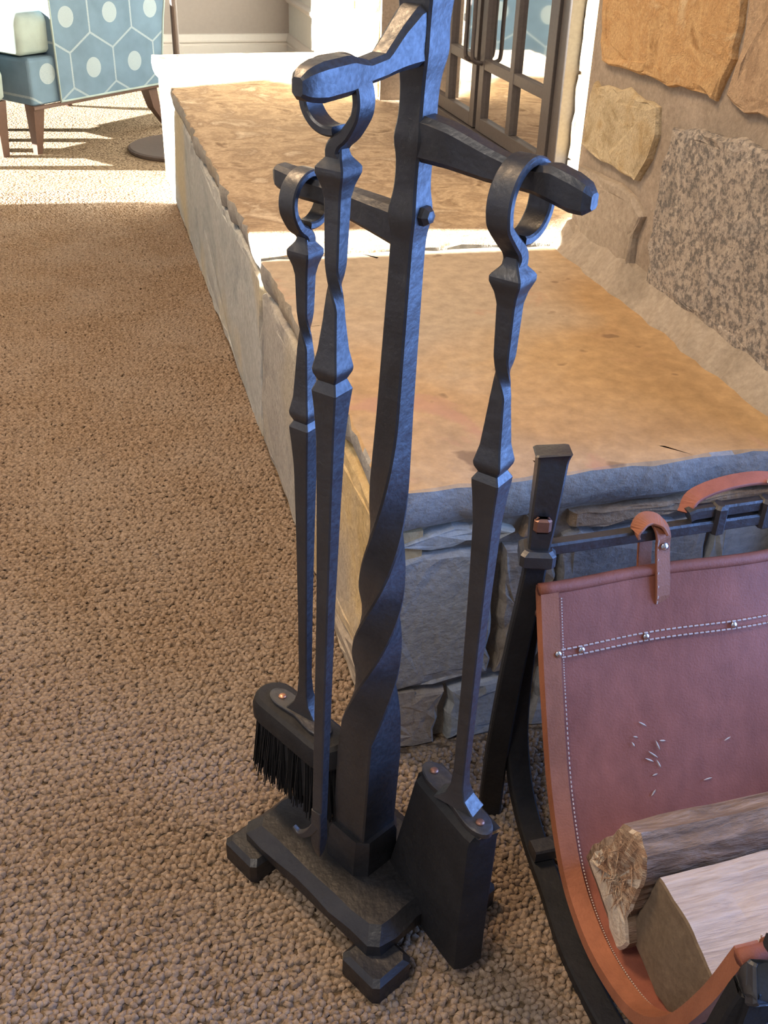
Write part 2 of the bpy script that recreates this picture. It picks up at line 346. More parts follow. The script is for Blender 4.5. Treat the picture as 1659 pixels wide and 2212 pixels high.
# ---- raised hearth
hearth = tag(empty('stone_hearth', (.25, 1.3, 0)), 'raised stone hearth with sandstone slab top running along the fireplace wall', 'hearth')
boxes([(.016, W+.010, .016, 2.745, 0, H-.05)]).build('mortar_core', MORTAR, hearth)
def slab(outline, z0, z1, mat, parent, step=.025, jit=.003, name='cap_slab', rag=.0035):
    P = resample(outline, step, jit); c = np.mean(P, 0); n = len(P); rings = []
    ph = RNG.uniform(0, 6, 4); nz = np.array([math.sin(i*.9+ph[0])+math.sin(i*.37+ph[1])+RNG.normal(0, .6) for i in range(n)])*rag*.5
    for t, ins, r in ((0, .018, 1.5), (.22, .006, 1.5), (.5, .0, 1), (.8, -.002, .8), (.97, -.001, .7), (1, .002, .7), (1, .03, 0)):
        ring = []
        for i, p in enumerate(P):
            d = c-p; dn = np.array([math.copysign(1, d[0]) if abs(d[0]) > abs(d[1])*.25 else 0, math.copysign(1, d[1]) if abs(d[1]) > abs(d[0])*.4 else 0])
            q = p+dn*(ins+nz[i]*r); ring.append(Vector((q[0], q[1], z0+(z1-z0)*t+(RNG.normal(0, .0016) if .1 < t < 1 else 0))))
        rings.append(ring)
    g = G(); g.loft(rings); o = g.build(name, mat, parent); o.data.materials.append(ST_EDGE)
    for p in o.data.polygons:
        p.use_smooth = True
        if p.normal.z < .6: p.material_index = 1
    o.data.set_sharp_from_angle(angle=math.radians(24))
    return o
slab([(-.004, -.012), (.25, -.008), (W+.011, -.012), (W+.011, .70), (.26, .735), (.0, .725)], H-.058, H, ST_TOP, hearth)
slab([(.0, .742), (.26, .75), (WR, .72), (WR, 1.96), (W+.011, 1.97), (W+.011, 2.78), (.3, 2.775), (-.012, 2.765), (-.004, 1.8)], H-.058, H-.001, ST_FAR, hearth)
on_left = lambda a, b, o: Vector((.014-o, a, b))
on_near = lambda a, b, o: Vector((a, .014-o, b))
for poly, m in (([(1.80, 0), (2.745, 0), (2.75, .325), (1.83, .325)], ST_BLUE), ([(.84, 0), (1.79, 0), (1.82, .325), (.80, .325)], ST_BLUE),
                ([(.42, 0), (.83, 0), (.79, .30), (.74, .322), (.46, .322)], ST_GREY), ([(.003, .10), (.41, .0), (.45, .322), (.003, .322)], ST_GOLD), ([(.003, 0), (.39, 0), (.003, .09)], ST_TAUPE)):
    stone(poly, on_left, m, hearth, .03, .012, .04, .003, .008)
for poly, m in (([(.0, .095), (.135, .10), (.132, .285), (.0, .285)], ST_GREY), ([(.145, .10), (.20, .11), (.205, .28), (.142, .285)], ST_TAUPE),
                ([(.215, .09), (.40, .095), (.40, .29), (.212, .285)], ST_GREY), ([(.41, .09), (.53, .09), (.53, .29), (.41, .29)], ST_BLUE),
                ([(.0, .0), (.075, .0), (.08, .085), (.0, .088)], ST_TAUPE), ([(.085, .0), (.19, .0), (.195, .09), (.09, .085)], ST_BLUE), ([(.2, .0), (.36, .0), (.36, .08), (.205, .09)], ST_GREY), ([(.37, 0), (.53, 0), (.53, .08), (.37, .08)], ST_TAUPE),
                ([(.015, .303), (.05, .293), (.14, .296), (.155, .306), (.12, .318), (.05, .316)], ST_BLUE), ([(.165, .295), (.20, .295), (.20, .318), (.165, .316)], ST_BROWN), ([(.215, .297), (.50, .30), (.50, .316), (.215, .318)], ST_BROWN)):
    stone(poly, on_near, m, hearth, .03, .012, .02, .0022, .006)

# ---- carpet pile: looped rows, uncountable
def carpet_pile():
    sx, sy = .0071, .0060; P = []; pit = []
    ys = np.arange(-.62, 2.62, sy)
    for j, y in enumerate(ys):
        x1 = -.002 if y > -.01 else .55
        xs = np.arange(-.80, x1, sx)+(sx/2 if j % 2 else 0)
        P.append(np.stack([xs, np.full_like(xs, y)], 1)); i = np.arange(len(xs)); pit.append((j % 3 == 0) & ((i+(j//3) % 2) % 2 == 0))
    P = np.concatenate(P); pit = np.concatenate(pit); n = len(P); P += RNG.normal(0, .0007, P.shape)
    pit &= RNG.random(n) < .9; P = P[~pit]; n = len(P)
    a = RNG.uniform(-.7, .7, n); hx = RNG.uniform(.0042, .0058, n); hy = RNG.uniform(.0031, .0044, n); hz = RNG.uniform(.0046, .0062, n)
    base = np.array([(math.cos(k*math.pi/3), math.sin(k*math.pi/3)) for k in range(6)])
    V = np.zeros((n, 13, 3))
    for r, (s_, z_) in enumerate(((1.0, .1), (.72, .75))):
        bx = base[None, :, 0]*hx[:, None]*s_; by = base[None, :, 1]*hy[:, None]*s_
        V[:, r*6:r*6+6, 0] = P[:, 0:1]+bx*np.cos(a)[:, None]-by*np.sin(a)[:, None]
        V[:, r*6:r*6+6, 1] = P[:, 1:2]+bx*np.sin(a)[:, None]+by*np.cos(a)[:, None]
        V[:, r*6:r*6+6, 2] = z_*hz[:, None]+RNG.normal(0, .0008, (n, 6))
    V[:, :12, :2] += RNG.normal(0, .0007, (n, 12, 2))
    V[:, 12, :2] = P+RNG.normal(0, .0008, P.shape); V[:, 12, 2] = hz
    fs = []
    for k in range(6):
        l = (k+1) % 6; fs += [(k, l, 6+l), (k, 6+l, 6+k), (6+k, 6+l, 12)]
    Fc = (np.arange(n)[:, None, None]*13+np.array(fs)[None]).reshape(-1)
    me = bpy.data.meshes.new('carpet_pile'); nf = len(Fc)//3
    me.vertices.add(n*13); me.vertices.foreach_set('co', V.reshape(-1)); me.loops.add(len(Fc)); me.loops.foreach_set('vertex_index', Fc.astype(np.int32))
    me.polygons.add(nf); me.polygons.foreach_set('loop_start', np.arange(nf, dtype=np.int32)*3)
    me.polygons.foreach_set('use_smooth', np.ones(nf, dtype=bool)); me.update(); me.validate()
    me.materials.append(CARPET); o = bpy.data.objects.new('carpet_pile', me); COL.objects.link(o)
    return tag(o, 'tan looped carpet pile in fine rows across the floor', 'carpet', kind='stuff')
carpet_pile()

# ---- fireplace doors
fd = tag(empty('fireplace_doors', (WR, 1.48, H)), 'grey metal framed glass fireplace doors in the chimney opening', 'fireplace door')
DX = WR-.012
def fbox(y0, y1, z0, z1, name, par, mat=DOORMETAL, x0=DX-.008, x1=DX+.008):
    return boxes([(x0, x1, y0, y1, z0, z1)]).build(name, mat, par)
boxes([(DX-.020, DX+.03, 1.015, 1.035, H, 1.2), (DX-.012, DX+.03, 1.037, 1.07, H, 1.2), (DX-.018, DX+.03, 1.072, 1.10, H, 1.2), (DX-.02, DX+.03, 1.915, 1.94, H, 1.2), (DX-.016, DX+.03, 1.10, 1.915, H, H+.018), (DX-.016, DX+.03, 1.10, 1.915, 1.16, 1.2)]).build('outer_frame', DOORMETAL, fd)
for (y0, y1, hy) in ((1.105, 1.495, 1.53), (1.515, 1.91, 1.555)):
    d = boxes([(DX-.008, DX+.008, y0, y0+.028, H+.02, 1.15), (DX-.008, DX+.008, y1-.028, y1, H+.02, 1.15), (DX-.008, DX+.008, y0+.028, y1-.028, H+.02, H+.05), (DX-.008, DX+.008, y0+.028, y1-.028, 1.12, 1.15)]).build('door_leaf', DOORMETAL, fd)
    ym = (y0+y1)/2
    fbox(ym-.011, ym+.011, H+.05, 1.12, 'muntin', d); zs = (H+.05, .545, .76, .95, 1.12)
    for z in zs[1:4]: fbox(y0+.028, y1-.028, z-.011, z+.011, 'muntin', d, x0=DX-.007)
    for a, b in ((y0+.028, ym-.011), (ym+.011, y1-.028)):
        for k in range(4):
            z0, z1 = zs[k]+(.011 if k else 0), zs[k+1]-.011
            obj('pane', [(DX+.002, a, z0), (DX+.002, b, z0), (DX+.002, b, z1), (DX+.002, a, z1)], [(0, 1, 2, 3)], GLASS, d)
    yh = y0+.014 if y0 > 1.5 else y1-.014
    g = G(); g.tube(catmull([(DX-.006, yh, .545), (DX-.026, yh, .55), (DX-.032, yh, .565), (DX-.032, yh, .62), (DX-.032, yh, .69), (DX-.026, yh, .705), (DX-.006, yh, .71)], 5), .005, 8)
    g.build('handle', DOORMETAL, d, True)

# ================================================================== FIREPLACE TOOL STAND
A = Vector((-.8, -.6, 0)); B = Vector((.6, -.8, 0))        # faces of the post: A to the poker, B to the shovel
P_BOT = Vector((-.069, -.178, 0)); P_TOP = Vector((-.044, -.194, .83))
def axis(z): return P_BOT+(P_TOP-P_BOT)*(z/.83)
ZU = Vector((0, 0, 1))
stand = tag(empty('tool_stand', (-.072, -.168, 0)), 'black wrought iron fireplace tool stand with twisted square post and hook arms', 'tool stand')
def ring_sq(c, h, ang, ch=.0018, h2=None, tilt=None):
    h2 = h2 or h; q = min(ch, h*.35); X = Vector((math.cos(ang), math.sin(ang), 0)); Y = Vector((-math.sin(ang), math.cos(ang), 0))
    return [c+X*x+Y*y for x, y in ((h, h2-q), (h-q, h2), (-h+q, h2), (-h, h2-q), (-h, -h2+q), (-h+q, -h2), (h-q, -h2), (h, -h2+q))]
# base
E2 = Vector((.475, -.88, 0)); E1 = Vector((.88, .475, 0)); BC = Vector((-.072, -.168, 0))
g = G()
rings = []
for z, i in ((.030, .004), (.033, 0), (.045, .0), (.0575, .0125), (.0580, .040)):
    pts = []
    for (sx, sy) in ((1, 1), (-1, 1), (-1, -1), (1, -1)):
        a, b = (.070-i)*sx, (.104-i)*sy
        nx = [(-.010*sx, 0), (0, -.010*sy)] if sx*sy > 0 else [(0, -.010*sy), (-.010*sx, 0)]
        nx = nx[::-1]
        pts += [(a+nx[0][0], b+nx[0][1]), (a+nx[1][0], b+nx[1][1])]
    full = []
    for k in range(8):
        p, q = pts[k], pts[(k+1) % 8]
        for t in np.linspace(0, 1, 8 if k % 2 else 2)[:-1]: full.append((p[0]+(q[0]-p[0])*t, p[1]+(q[1]-p[1])*t))
    hm = .0010 if .044 < z < .0579 else .0
    rings.append([BC+E1*(x+RNG.normal(0, hm))+E2*(y+RNG.normal(0, hm))+ZU*(z+RNG.normal(0, hm*.5)) for x, y in full])
g.loft(rings); g.build('base_plate', IRON_BASE, stand)
for sx in (-1, 1):
    for sy in (-1, 1):
        g = G(); g.box(BC+E1*(.062*sx)+E2*(.1*sy if sy > 0 else -.088)+ZU*.0165, .025, .026, .0165, E1, E2, ZU, .005); g.build('foot', IRON_BASE, stand)
# socket
g = G(); AB0 = math.atan2(A.y, A.x)-.14
g.loft([ring_sq(axis(z), h, AB0, .012) for z, h in ((.055, .030), (.075, .030), (.098, .029), (.104, .027), (.104, .024))]); g.build('post_socket', IRON_BASE, stand)
# post
tab = [(.06, .0225), (.20, .0222), (.24, .0205), (.28, .0175), (.40, .0150), (.48, .0125), (.57, .0108), (.68, .0096), (.76, .0094), (.80, .0098), (.83, .0108), (.86, .0135), (.90, .017)]
g = G(); rings = []
bumps = ((.722, .0022, .012), (.772, .0018, .010), (.826, .0022, .012))
for z in list(np.linspace(.06, .20, 6))+list(np.linspace(.21, .60, 64))+list(np.linspace(.61, .90, 60)):
    h = interp(tab, z)[0]+sum(a*math.exp(-((z-c)/s_)**2) for c, a, s_ in bumps)
    t = min(1, max(0, (z-.235)/.33)); t = t*.55+.45*(t*t*(3-2*t)); t = 1-(1-t)**1.35
    rings.append(ring_sq(axis(z), h, AB0+t*math.radians(270)+.14*t, .0016))
g.loft(rings); g.build('post', IRON, stand)
# finial above the frame
g = G(); g.loft([ring_sq(axis(z), h, AB0, .002) for z, h in ((.895, .017), (.91, .019), (.93, .012), (.945, .004))]); g.build('finial', IRON, stand)
def arm(direction, z0, prof, side):
    """prof: (s along arm, dz, half height, half width)"""
    c = axis(z0); g = G(); rings = []; tabp = prof
    for s_ in np.linspace(prof[0][0], prof[-1][0], 30):
        dz, hh, hw = interp(tabp, s_); q = min(.004, hh*.4, hw*.4)
        p = c+direction*s_+ZU*dz
        rings.append([p+side*x+ZU*y for x, y in ((hw, hh-q), (hw-q, hh), (-hw+q, hh), (-hw, hh-q), (-hw, -hh+q), (-hw+q, -hh), (hw-q, -hh), (hw, -hh+q))])
    g.loft(rings); return g.build('hook_arm', IRON, stand)
arm(A, .833, [(.0, .004, .019, .011), (.016, .002, .0175, .0105), (.030, -.004, .0125, .0085), (.045, -.0115, .0072, .008), (.062, -.0135, .0070, .008), (.080, -.013, .0112, .0095), (.104, -.014, .0112, .0095), (.115, -.0145, .009, .0075), (.120, -.015, .005, .004)], B)
arm(B, .775, [(.0, -.001, .0155, .010), (.03, -.004, .0135, .0095), (.06, -.010, .0105, .0085), (.075, -.012, .0088, .008), (.095, -.013, .0088, .008), (.106, -.013, .0110, .0095), (.122, -.017, .0110, .0095), (.131, -.019, .009, .008), (.135, -.0195, .005, .0045)], A)
arm(-B, .716, [(.0, -.006, .0145, .010), (.03, -.001, .012, .0095), (.05, .002, .0105, .0085), (.075, .0055, .0082, .008), (.095, .006, .0085, .008), (.108, .008, .0095, .0085), (.120, .010, .0085, .0075), (.124, .0105, .005, .0045)], A)
arm(-A, .880, [(.0, 0, .017, .011), (.03, .004, .013, .009), (.06, .002, .009, .008), (.09, .006, .010, .009), (.105, .008, .005, .004)], B)
# hammered bolt head on the shovel-side face
g = G(); c = axis(.722)+B*.0085
rings = []
for d, r in ((0, .0075), (.006, .0072), (.0095, .0045), (.0105, .0015)):
    rings.append([c+B*d+(A*math.cos(k*math.pi/3)+ZU*math.sin(k*math.pi/3))*r for k in range(6)])
g.loft(rings); g.build('bolt_head', IRON, stand)

# ================================================================== TOOLS
def tool(name, label, knob, foot, ang, hdir, sgn, zs, sc, ring_h, rr0=.0215):
    """knob/foot: axis points; zs=(twist z, groove z); sc = thickness scale"""
    t = tag(empty(name, (foot.x, foot.y, foot.z)), label, name.replace('fireplace_', '').replace('_', ' '), 'hanging fireplace tools')
    ax = lambda z: knob+(foot-knob)*((knob.z-z)/(knob.z-foot.z))
    zt, zg = zs; zk = knob.z
    # crook: flat bar that leaves the stem, swings round and curls back under the arm
    R = rr0*sc; cx = .002
    pts2 = [(0, .006), (.0015, ring_h*.26), (-.002, ring_h*.40), (-.0095, ring_h*.53)]
    zc = ring_h
    a0, a1 = math.radians(207), math.radians(-98)
    for k in range(25):
        a = a0+(a1-a0)*k/24; rr = R*(1 if k < 19 else 1-.10*(k-18)/6); pts2.append((cx+rr*math.cos(a), zc+rr*math.sin(a)))
    P = [ax(zk)+hdir*(sgn*x)+ZU*z for x, z in catmull(pts2, 3)]
    n = len(P); side = hdir.cross(ZU)
    hw = [(.0062+.0022*min(1, i/14))*sc if i < n-12 else .0084*sc*(1-.12*(i-n+12)/12) for i in range(n)]; hh = [max(.0030, .0062-.0035*min(1, i/14))*sc for i in range(n)]
    g = G(); g.bar(P, hw, hh, side, .0015); g.build('crook', IRON, t)
    def seg(tabp, n_, twist=None):
        g = G(); rings = []
        for z in np.linspace(tabp[0][0], tabp[-1][0], n_):
            h = float(np.interp(-z, [-q[0] for q in tabp], [q[1] for q in tabp]))*sc; a = ang
            if twist: q = min(1, max(0, (twist[0]+twist[1]-z)/(2*twist[1]))); a += math.radians(90)*q*q*(3-2*q); h *= 1-.12*math.sin(math.pi*q)
            rings.append(ring_sq(ax(z), h, a, .0011))
        g.loft(rings); return g
    L = zk-zg
    seg([(zk+.014, .0045), (zk+.008, .0062), (zk+.002, .0112), (zk-.002, .0112), (zk-.010, .0082), (zk-.018, .0066), (zt+.02, .0058), (zt, .0050), (zt-.02, .0058), (zg+.022, .0082), (zg+.009, .0108), (zg+.006, .0106), (zg, .0078)], 90, (zt, .016)).build('handle', IRON, t)
    seg([(zg, .0078), (zg-.0045, .0108), (zg-.008, .0108), (zg-.02, .0096), (zg-.045, .0080), (zg-.10, .0070), (zg-.20, .0058), (foot.z, .0052)], 60).build('shaft', IRON, t)
    return t, ax
ANG = math.atan2(A.y, A.x)
HD = Vector((.955, -.297, 0))
# poker
poker, pax = tool('fireplace_poker', 'black iron poker hanging in front of the twisted post nearest the viewer', Vector((-.1065, -.2265, .762)), Vector((-.1245, -.2385, .168)), ANG+.05, B, -1, (.685, .6195), 1.0, .0425)
g = G(); f = pax(.168)
g.bar([f+ZU*.03, f, f-ZU*.012, f-ZU*.026, f-ZU*.034], [.0054, .0058, .0066, .004, .001], [.0054, .0056, .005, .0035, .001], A, .001); g.build('point', IRON, poker)
g = G(); pts = catmull([f+ZU*.012, f+A*.004-B*.008-ZU*.002, f+A*.006-B*.018-ZU*.010, f+A*.006-B*.026-ZU*.006], 5)
g.bar(pts, [.0055-.0035*i/15 for i in range(16)], [.0046-.003*i/15 for i in range(16)], A, .001); g.build('barb', IRON, poker)
# shovel
shovel, sax = tool('fireplace_shovel', 'black iron ash shovel with flat pan hanging on the right hook arm', Vector((.001, -.268, .699)), Vector((.000, -.264, .215)), ANG+.03, -A, 1, (.6275, .5525), 1.06, .0485, .0245)
SW = Vector((.29, -.957, 0)); SN = Vector((-.957, -.29, 0))     # pan width, pan face normal (towards the viewer's left)
PC = Vector((-.004, -.260, .2))
def pan_point(wd, dn, z): return PC+SW*(wd-.012*max(0, (.186-z)/.17))+SN*dn+ZU*(z-.2)
# pan: top ledge, face and folded side lips, one sheet of 2.5 mm
g = G(); rows = []
def sheet(fr, bk): 
    b = len(g.v); n, m = len(fr), len(fr[0])
    for r in fr: g.v.extend(r)
    for r in bk: g.v.extend(r)
    o = n*m
    for i in range(n-1):
        for j in range(m-1):
            q = (b+i*m+j, b+i*m+j+1, b+(i+1)*m+j+1, b+(i+1)*m+j); g.f.append(q); g.f.append(tuple(o+x for x in q[::-1]))
    per = [(0, j) for j in range(m)]+[(i, m-1) for i in range(1, n)]+[(n-1, j) for j in range(m-2, -1, -1)]+[(i, 0) for i in range(n-2, 0, -1)]
    for k in range(len(per)):
        a_, c_ = per[k], per[(k+1) % len(per)]; x, y = b+a_[0]*m+a_[1], b+c_[0]*m+c_[1]; g.f.append((x, y, y+o, x+o))
fr, bk = [], []
for dn, z, hw in ((-.020, .197, .046), (.006, .197, .0465), (.0125, .193, .0468), (.0145, .186, .047), (.016, .15, .051), (.019, .10, .057), (.021, .06, .062), (.022, .026, .066)):
    th = .0022
    a_, b_ = [], []
    for wd, dd in ((-hw, -.030), (-hw, -.010), (-hw+.004, -.001), (-hw+.012, 0), (-hw*.4, 0), (hw*.4, 0), (hw-.012, 0), (hw-.004, -.001), (hw, -.010), (hw, -.030)):
        ddn = dd if dn > .008 or z < .19 else dd*.0
        zz = z if z < .19 else z
        a_.append(pan_point(wd, dn+ddn, zz)); k_ = th if z >= .192 else 0
        b_.append(pan_point(wd*.965, dn+ddn-th*(z < .195), zz-k_))
    fr.append(a_); bk.append(b_)
sheet(fr, bk); g.build('pan', IRON_DARK, shovel)
def lobe(center, along, across, L, wd, z0, z1, name, mat, par):
    g = G(); out = []
    for k in range(28):
        a = 2*math.pi*k/28; x, y = math.cos(a), math.sin(a); p = abs(x)**.55*math.copysign(1, x)
        waist = 1-.38*math.exp(-(p*2.2)**2)
        out.append((p*L, y*wd*(waist if True else 1)))
    g.loft([[center+along*(x*s_)+across*(y*s_)+ZU*(z-center.z) for x, y in out] for z, s_ in ((z0, 1), (z1-.001, 1), (z1, .93))]); return g.build(name, mat, par)
def rivet(p, r, mat, par, n=ZU):
    g = G(); n = Vector(n).normalized(); e = n.orthogonal().normalized(); e2 = n.cross(e)
    g.loft([[p+n*d+(e*math.cos(k*math.pi/6)+e2*math.sin(k*math.pi/6))*q for k in range(12)] for d, q in ((0, r), (r*.25, r*.97), (r*.5, r*.6), (r*.55, r*.1))]); return g.build('rivet', mat, par, True)
lobe(PC+SN*-.004, SW, SN, .050, .014, .197, .2035, 'bracket', IRON, shovel)
g = G(); f = sax(.2035)
g.loft([ring_sq(sax(z), h, ANG+.03, .001, h2) for z, h, h2 in ((.242, .0058, .0058), (.226, .0066, .0066), (.214, .0085, .0105), (.206, .0095, .018), (.2035, .010, .021))]); g.build('shaft_flare', IRON, shovel)
for s_ in (-1, 1): rivet(PC+SN*-.004+SW*(s_*.036)+ZU*.0035, .0042, COPPER_DARK, shovel)
# brush
brush, bax = tool('fireplace_brush', 'black hearth brush with dark bristles hanging behind the poker on the left', Vector((-.1075, -.124, .676)), Vector((-.1115, -.116, .222)), ANG+.04, -A, 1, (.612, .533), .93, .0385)
BW = Vector((.47, -.883, 0)); BN = Vector((-.883, -.47, 0)); BCn = Vector((-.117, -.116, .2))
def stad(L, r, n=10):
    return [(L+r*math.cos(a), r*math.sin(a)) for a in np.linspace(-math.pi/2, math.pi/2, n)]+[(-L+r*math.cos(a), r*math.sin(a)) for a in np.linspace(math.pi/2, 3*math.pi/2, n)]
g = G(); g.loft([[BCn+BW*x+BN*y+ZU*(z-.2) for x, y in stad(.040, r)] for z, r in ((.172, .0215), (.176, .0235), (.190, .0235), (.197, .021), (.200, .017), (.200, .012))]); g.build('brush_block', IRON_DARK, brush)
lobe(BCn+BN*.0, BW, BN, .044, .013, .199, .2045, 'bracket', IRON, brush)
g = G(); g.loft([ring_sq(bax(z), h, ANG+.04, .001, h2) for z, h, h2 in ((.246, .0052, .0052), (.23, .006, .006), (.217, .0075, .009), (.208, .0085, .015), (.2045, .009, .018))]); g.build('shaft_flare', IRON, brush)
rivet(BCn-BW*.028+ZU*.0045, .0042, COPPER, brush); rivet(BCn+BW*.034+ZU*.0045, .0042, COPPER, brush)
g = G()
for _ in range(1500):
    x, y = random.uniform(-.058, .058), random.uniform(-.0205, .0205)
    if max(0, abs(x)-.038)**2+y*y > .0205**2: continue
    p = BCn+BW*x+BN*y; tip = p+BW*(x*.10+random.gauss(0, .002))+BN*(y*.25+random.gauss(0, .002))
    p = Vector((p.x, p.y, .178)); tip = Vector((tip.x, tip.y, .105+random.uniform(-.006, .006)))
    r = .0011; b = len(g.v); g.v += [p+Vector((r, 0, 0)), p+Vector((-r*.5, r*.87, 0)), p+Vector((-r*.5, -r*.87, 0)), tip+Vector((r*.6, 0, 0)), tip+Vector((-r*.3, r*.5, 0)), tip+Vector((-r*.3, -r*.5, 0))]
    g.f += [(b, b+1, b+4, b+3), (b+1, b+2, b+5, b+4), (b+2, b, b+3, b+5), (b+3, b+4, b+5)]
o = g.build('bristles', BRISTLE, brush); o['kind'] = 'stuff'
g = G(); g.loft([[BCn+BW*x+BN*y+ZU*(z-.2) for x, y in stad(.038, r)] for z, r in ((.118, .0195), (.176, .0195))]); g.build('bristle_core', BRISTLE, brush)

# ================================================================== LOG RACK
rack = tag(empty('log_rack', (.36, -.32, 0)), 'iron log rack with a stitched brown leather sling at the right', 'log rack')
X0, X1 = .123, .60
UP_ = [(-.127, .327), (-.148, .272), (-.170, .219), (-.212, .131), (-.261, .066), (-.31, .040), (-.36, .038), (-.418, .060), (-.460, .112), (-.490, .195), (-.509, .277)]
def uprof(off=0.0, n=7, P=UP_):
    C = catmull(P, n); out = []
    for i, (y, z) in enumerate(C):
        a, b = C[max(0, i-1)], C[min(len(C)-1, i+1)]; t = Vector((b[0]-a[0], b[1]-a[1])).normalized()
        out.append((y-t.y*off*-1*-1, z+t.x*off*-1*1)) if False else out.append((y+t.y*off, z-t.x*off))
    return out
INN = 1        # sign of offset that points into the sling
def strip(x0, x1, off0, off1, i0, i1, name, mat, nx=2, wob=.0, par=rack):
    a, b = uprof(off0), uprof(off1); i1 = i1 if i1 is not None else len(a)-1
    xs = np.linspace(x0, x1, nx); idx = range(i0, i1+1); g = G(); nr = len(xs)
    fr, bk = [], []
    for i in idx:
        fr.append([Vector((x, a[i][0]+wob*math.sin(x*30+1)*math.cos(i*.11), a[i][1]+wob*.5*math.sin(x*27))) for x in xs]); bk.append([Vector((x, b[i][0]+wob*math.sin(x*30+1)*math.cos(i*.11), b[i][1]+wob*.5*math.sin(x*27))) for x in xs])
    global _g; m = len(xs); n = len(fr); base = 0
    for r in fr: g.v.extend(r)
    for r in bk: g.v.extend(r)
    o = n*m
    for i in range(n-1):
        for j in range(m-1):
            q = (i*m+j, i*m+j+1, (i+1)*m+j+1, (i+1)*m+j); g.f.append(q); g.f.append(tuple(o+x for x in q[::-1]))
    per = [(0, j) for j in range(m)]+[(i, m-1) for i in range(1, n)]+[(n-1, j) for j in range(m-2, -1, -1)]+[(i, 0) for i in range(n-2, 0, -1)]
    for k in range(len(per)):
        p, q = per[k], per[(k+1) % len(per)]; x, y = p[0]*m+p[1], q[0]*m+q[1]; g.f.append((x, y, y+o, x+o))
    return g.build(name, mat, par, False)
sling = strip(X0+.002, X1, 0, -.004*INN, 0, None, 'leather_sling', LEATHER, 40, .0022)
for p in sling.data.polygons: p.use_smooth = True
NU = len(uprof())
hem = strip(X0+.001, X1, .0035*INN, 0, 0, 9, 'top_hem', LEATHER, 40, .0022, sling)
strip(X0-.002, X0+.017, .0065*INN, -.007*INN, 0, NU-1, 'edge_binding', LEATHER_EDGE, 4, 0, sling)
# rounded fold along the top edge of the sling
def top_fold(y, z):
    g = G(); g.tube([(x, y+.0022*math.sin(x*30+1), z+.0011*math.sin(x*27)) for x in np.linspace(X0-.002, X1, 40)], .0065, 8, up_=(0, 1, 0)); return g.build('fold', LEATHER, sling, True)
top_fold(UP_[0][0]-.001, UP_[0][1]-.002); top_fold(UP_[-1][0]+.001, UP_[-1][1]-.002)
# stitching: two rows under the hem, one row along the binding
pr = uprof(.0045*INN)
def upos(x, s_, off=.0048):       # s_ = arc index (float)
    P = uprof(off*INN); i = int(s_); t = s_-i; i2 = min(i+1, len(P)-1)
    return Vector((x, P[i][0]*(1-t)+P[i2][0]*t+.0022*math.sin(x*30+1), P[i][1]*(1-t)+P[i2][1]*t+.0011*math.sin(x*27)))
g = G(); P_ = uprof(.0048*INN)
for s_ in (7.9, 9.0):
    x = X0+.02
    while x < .52:
        g.box(upos(x, s_), .0023, .0007, .0007, ch=.0002); x += .0062
for k in range(20, 900, 5):
    s_ = k/14
    if s_ > NU-2: break
    p = upos(X0+.0195, s_); q = upos(X0+.0195, s_+.22); d = (q-p)
    if d.length > 1e-4: g.box((p+q)/2, .0006, .0006, d.length*.42, (1, 0, 0), d.normalized().cross(Vector((1, 0, 0))), d, .0002)
o = g.build('stitching', THREAD, sling); o['kind'] = 'stuff'
for x in (X0+.014, X0+.040, .236, .335, .43, .53):
    p = upos(x, 8.45, .005); rivet(p, .0036, NICKEL, sling, Vector((0, -.9, .4)))
# rods
YR, ZR = -.113, .362; YF, ZF = -.530, .315
g = G(); g.bar([(X0, YR, ZR), (X1+.02, YR, ZR+.004)], .0068, .0068, (0, 1, 0), .002); g.build('back_rod', IRON, rack)
g = G(); g.bar([(X0, YF, ZF), (X1+.02, YF, ZF)], .0068, .0068, (0, 1, 0), .002); g.build('front_rod', IRON, rack)
# strap loops with snap studs
def strap(x, yr, zr, sgn, hole):
    g = G(); yo, zo = hole; R = .0125
    pts = [(x+.004, yo-.002*sgn, zo-.012), (x+.003, yo-.007*sgn, zo+.005), (x+.002, yr-.012*sgn, zr-.012), (x, yr-R*sgn, zr+.002), (x-.002, yr-R*.6*sgn, zr+.0115), (x-.004, yr+.003*sgn, zr+.0135), (x-.006, yr+R*sgn, zr+.004), (x-.005, yr+R*.9*sgn, zr-.012), (x-.003, yr+.004*sgn, zo+.012), (x-.002, yo+.006*sgn, zo-.010)]
    C = catmull(pts, 4); g.bar(C, .0085, .0016, (1, .15, 0), .0006); s_ = g.build('strap_loop', LEATHER_EDGE, sling, False)
    g = G()
    for k in range(1, 12): 
        q = Vector(C[k]); g.box(q+Vector((-.0062, -.0021*sgn, 0)), .0006, .0006, .0018, ch=.0002)
    o = g.build('strap_stitching', THREAD, sling); o['kind'] = 'stuff'
    rivet(Vector((x+.002, yr-.0145*sgn, zr-.008)), .0044, NICKEL, sling, (0, -1*sgn, .35))
strap(.252, YR, ZR, 1, (UP_[0][0]-.006, .297)); strap(.50, YR, ZR, 1, (UP_[0][0]-.006, .297))
strap(.155, YF, ZF, -1, (UP_[-1][0]+.006, .262)); strap(.50, YF, ZF, -1, (UP_[-1][0]+.006, .262))
g = G(); C = catmull([(.256, YR-.012, ZR+.006), (.250, YR-.006, ZR+.016), (.240, YR-.002, ZR+.020), (.230, YR-.004, ZR+.019), (.223, YR-.008, ZR+.012), (.224, YR-.009, ZR+.006)], 4); g.bar(C, .0085, .0015, (.1, 1, .3), .0005); g.build('strap_tab', LEATHER_EDGE, sling)
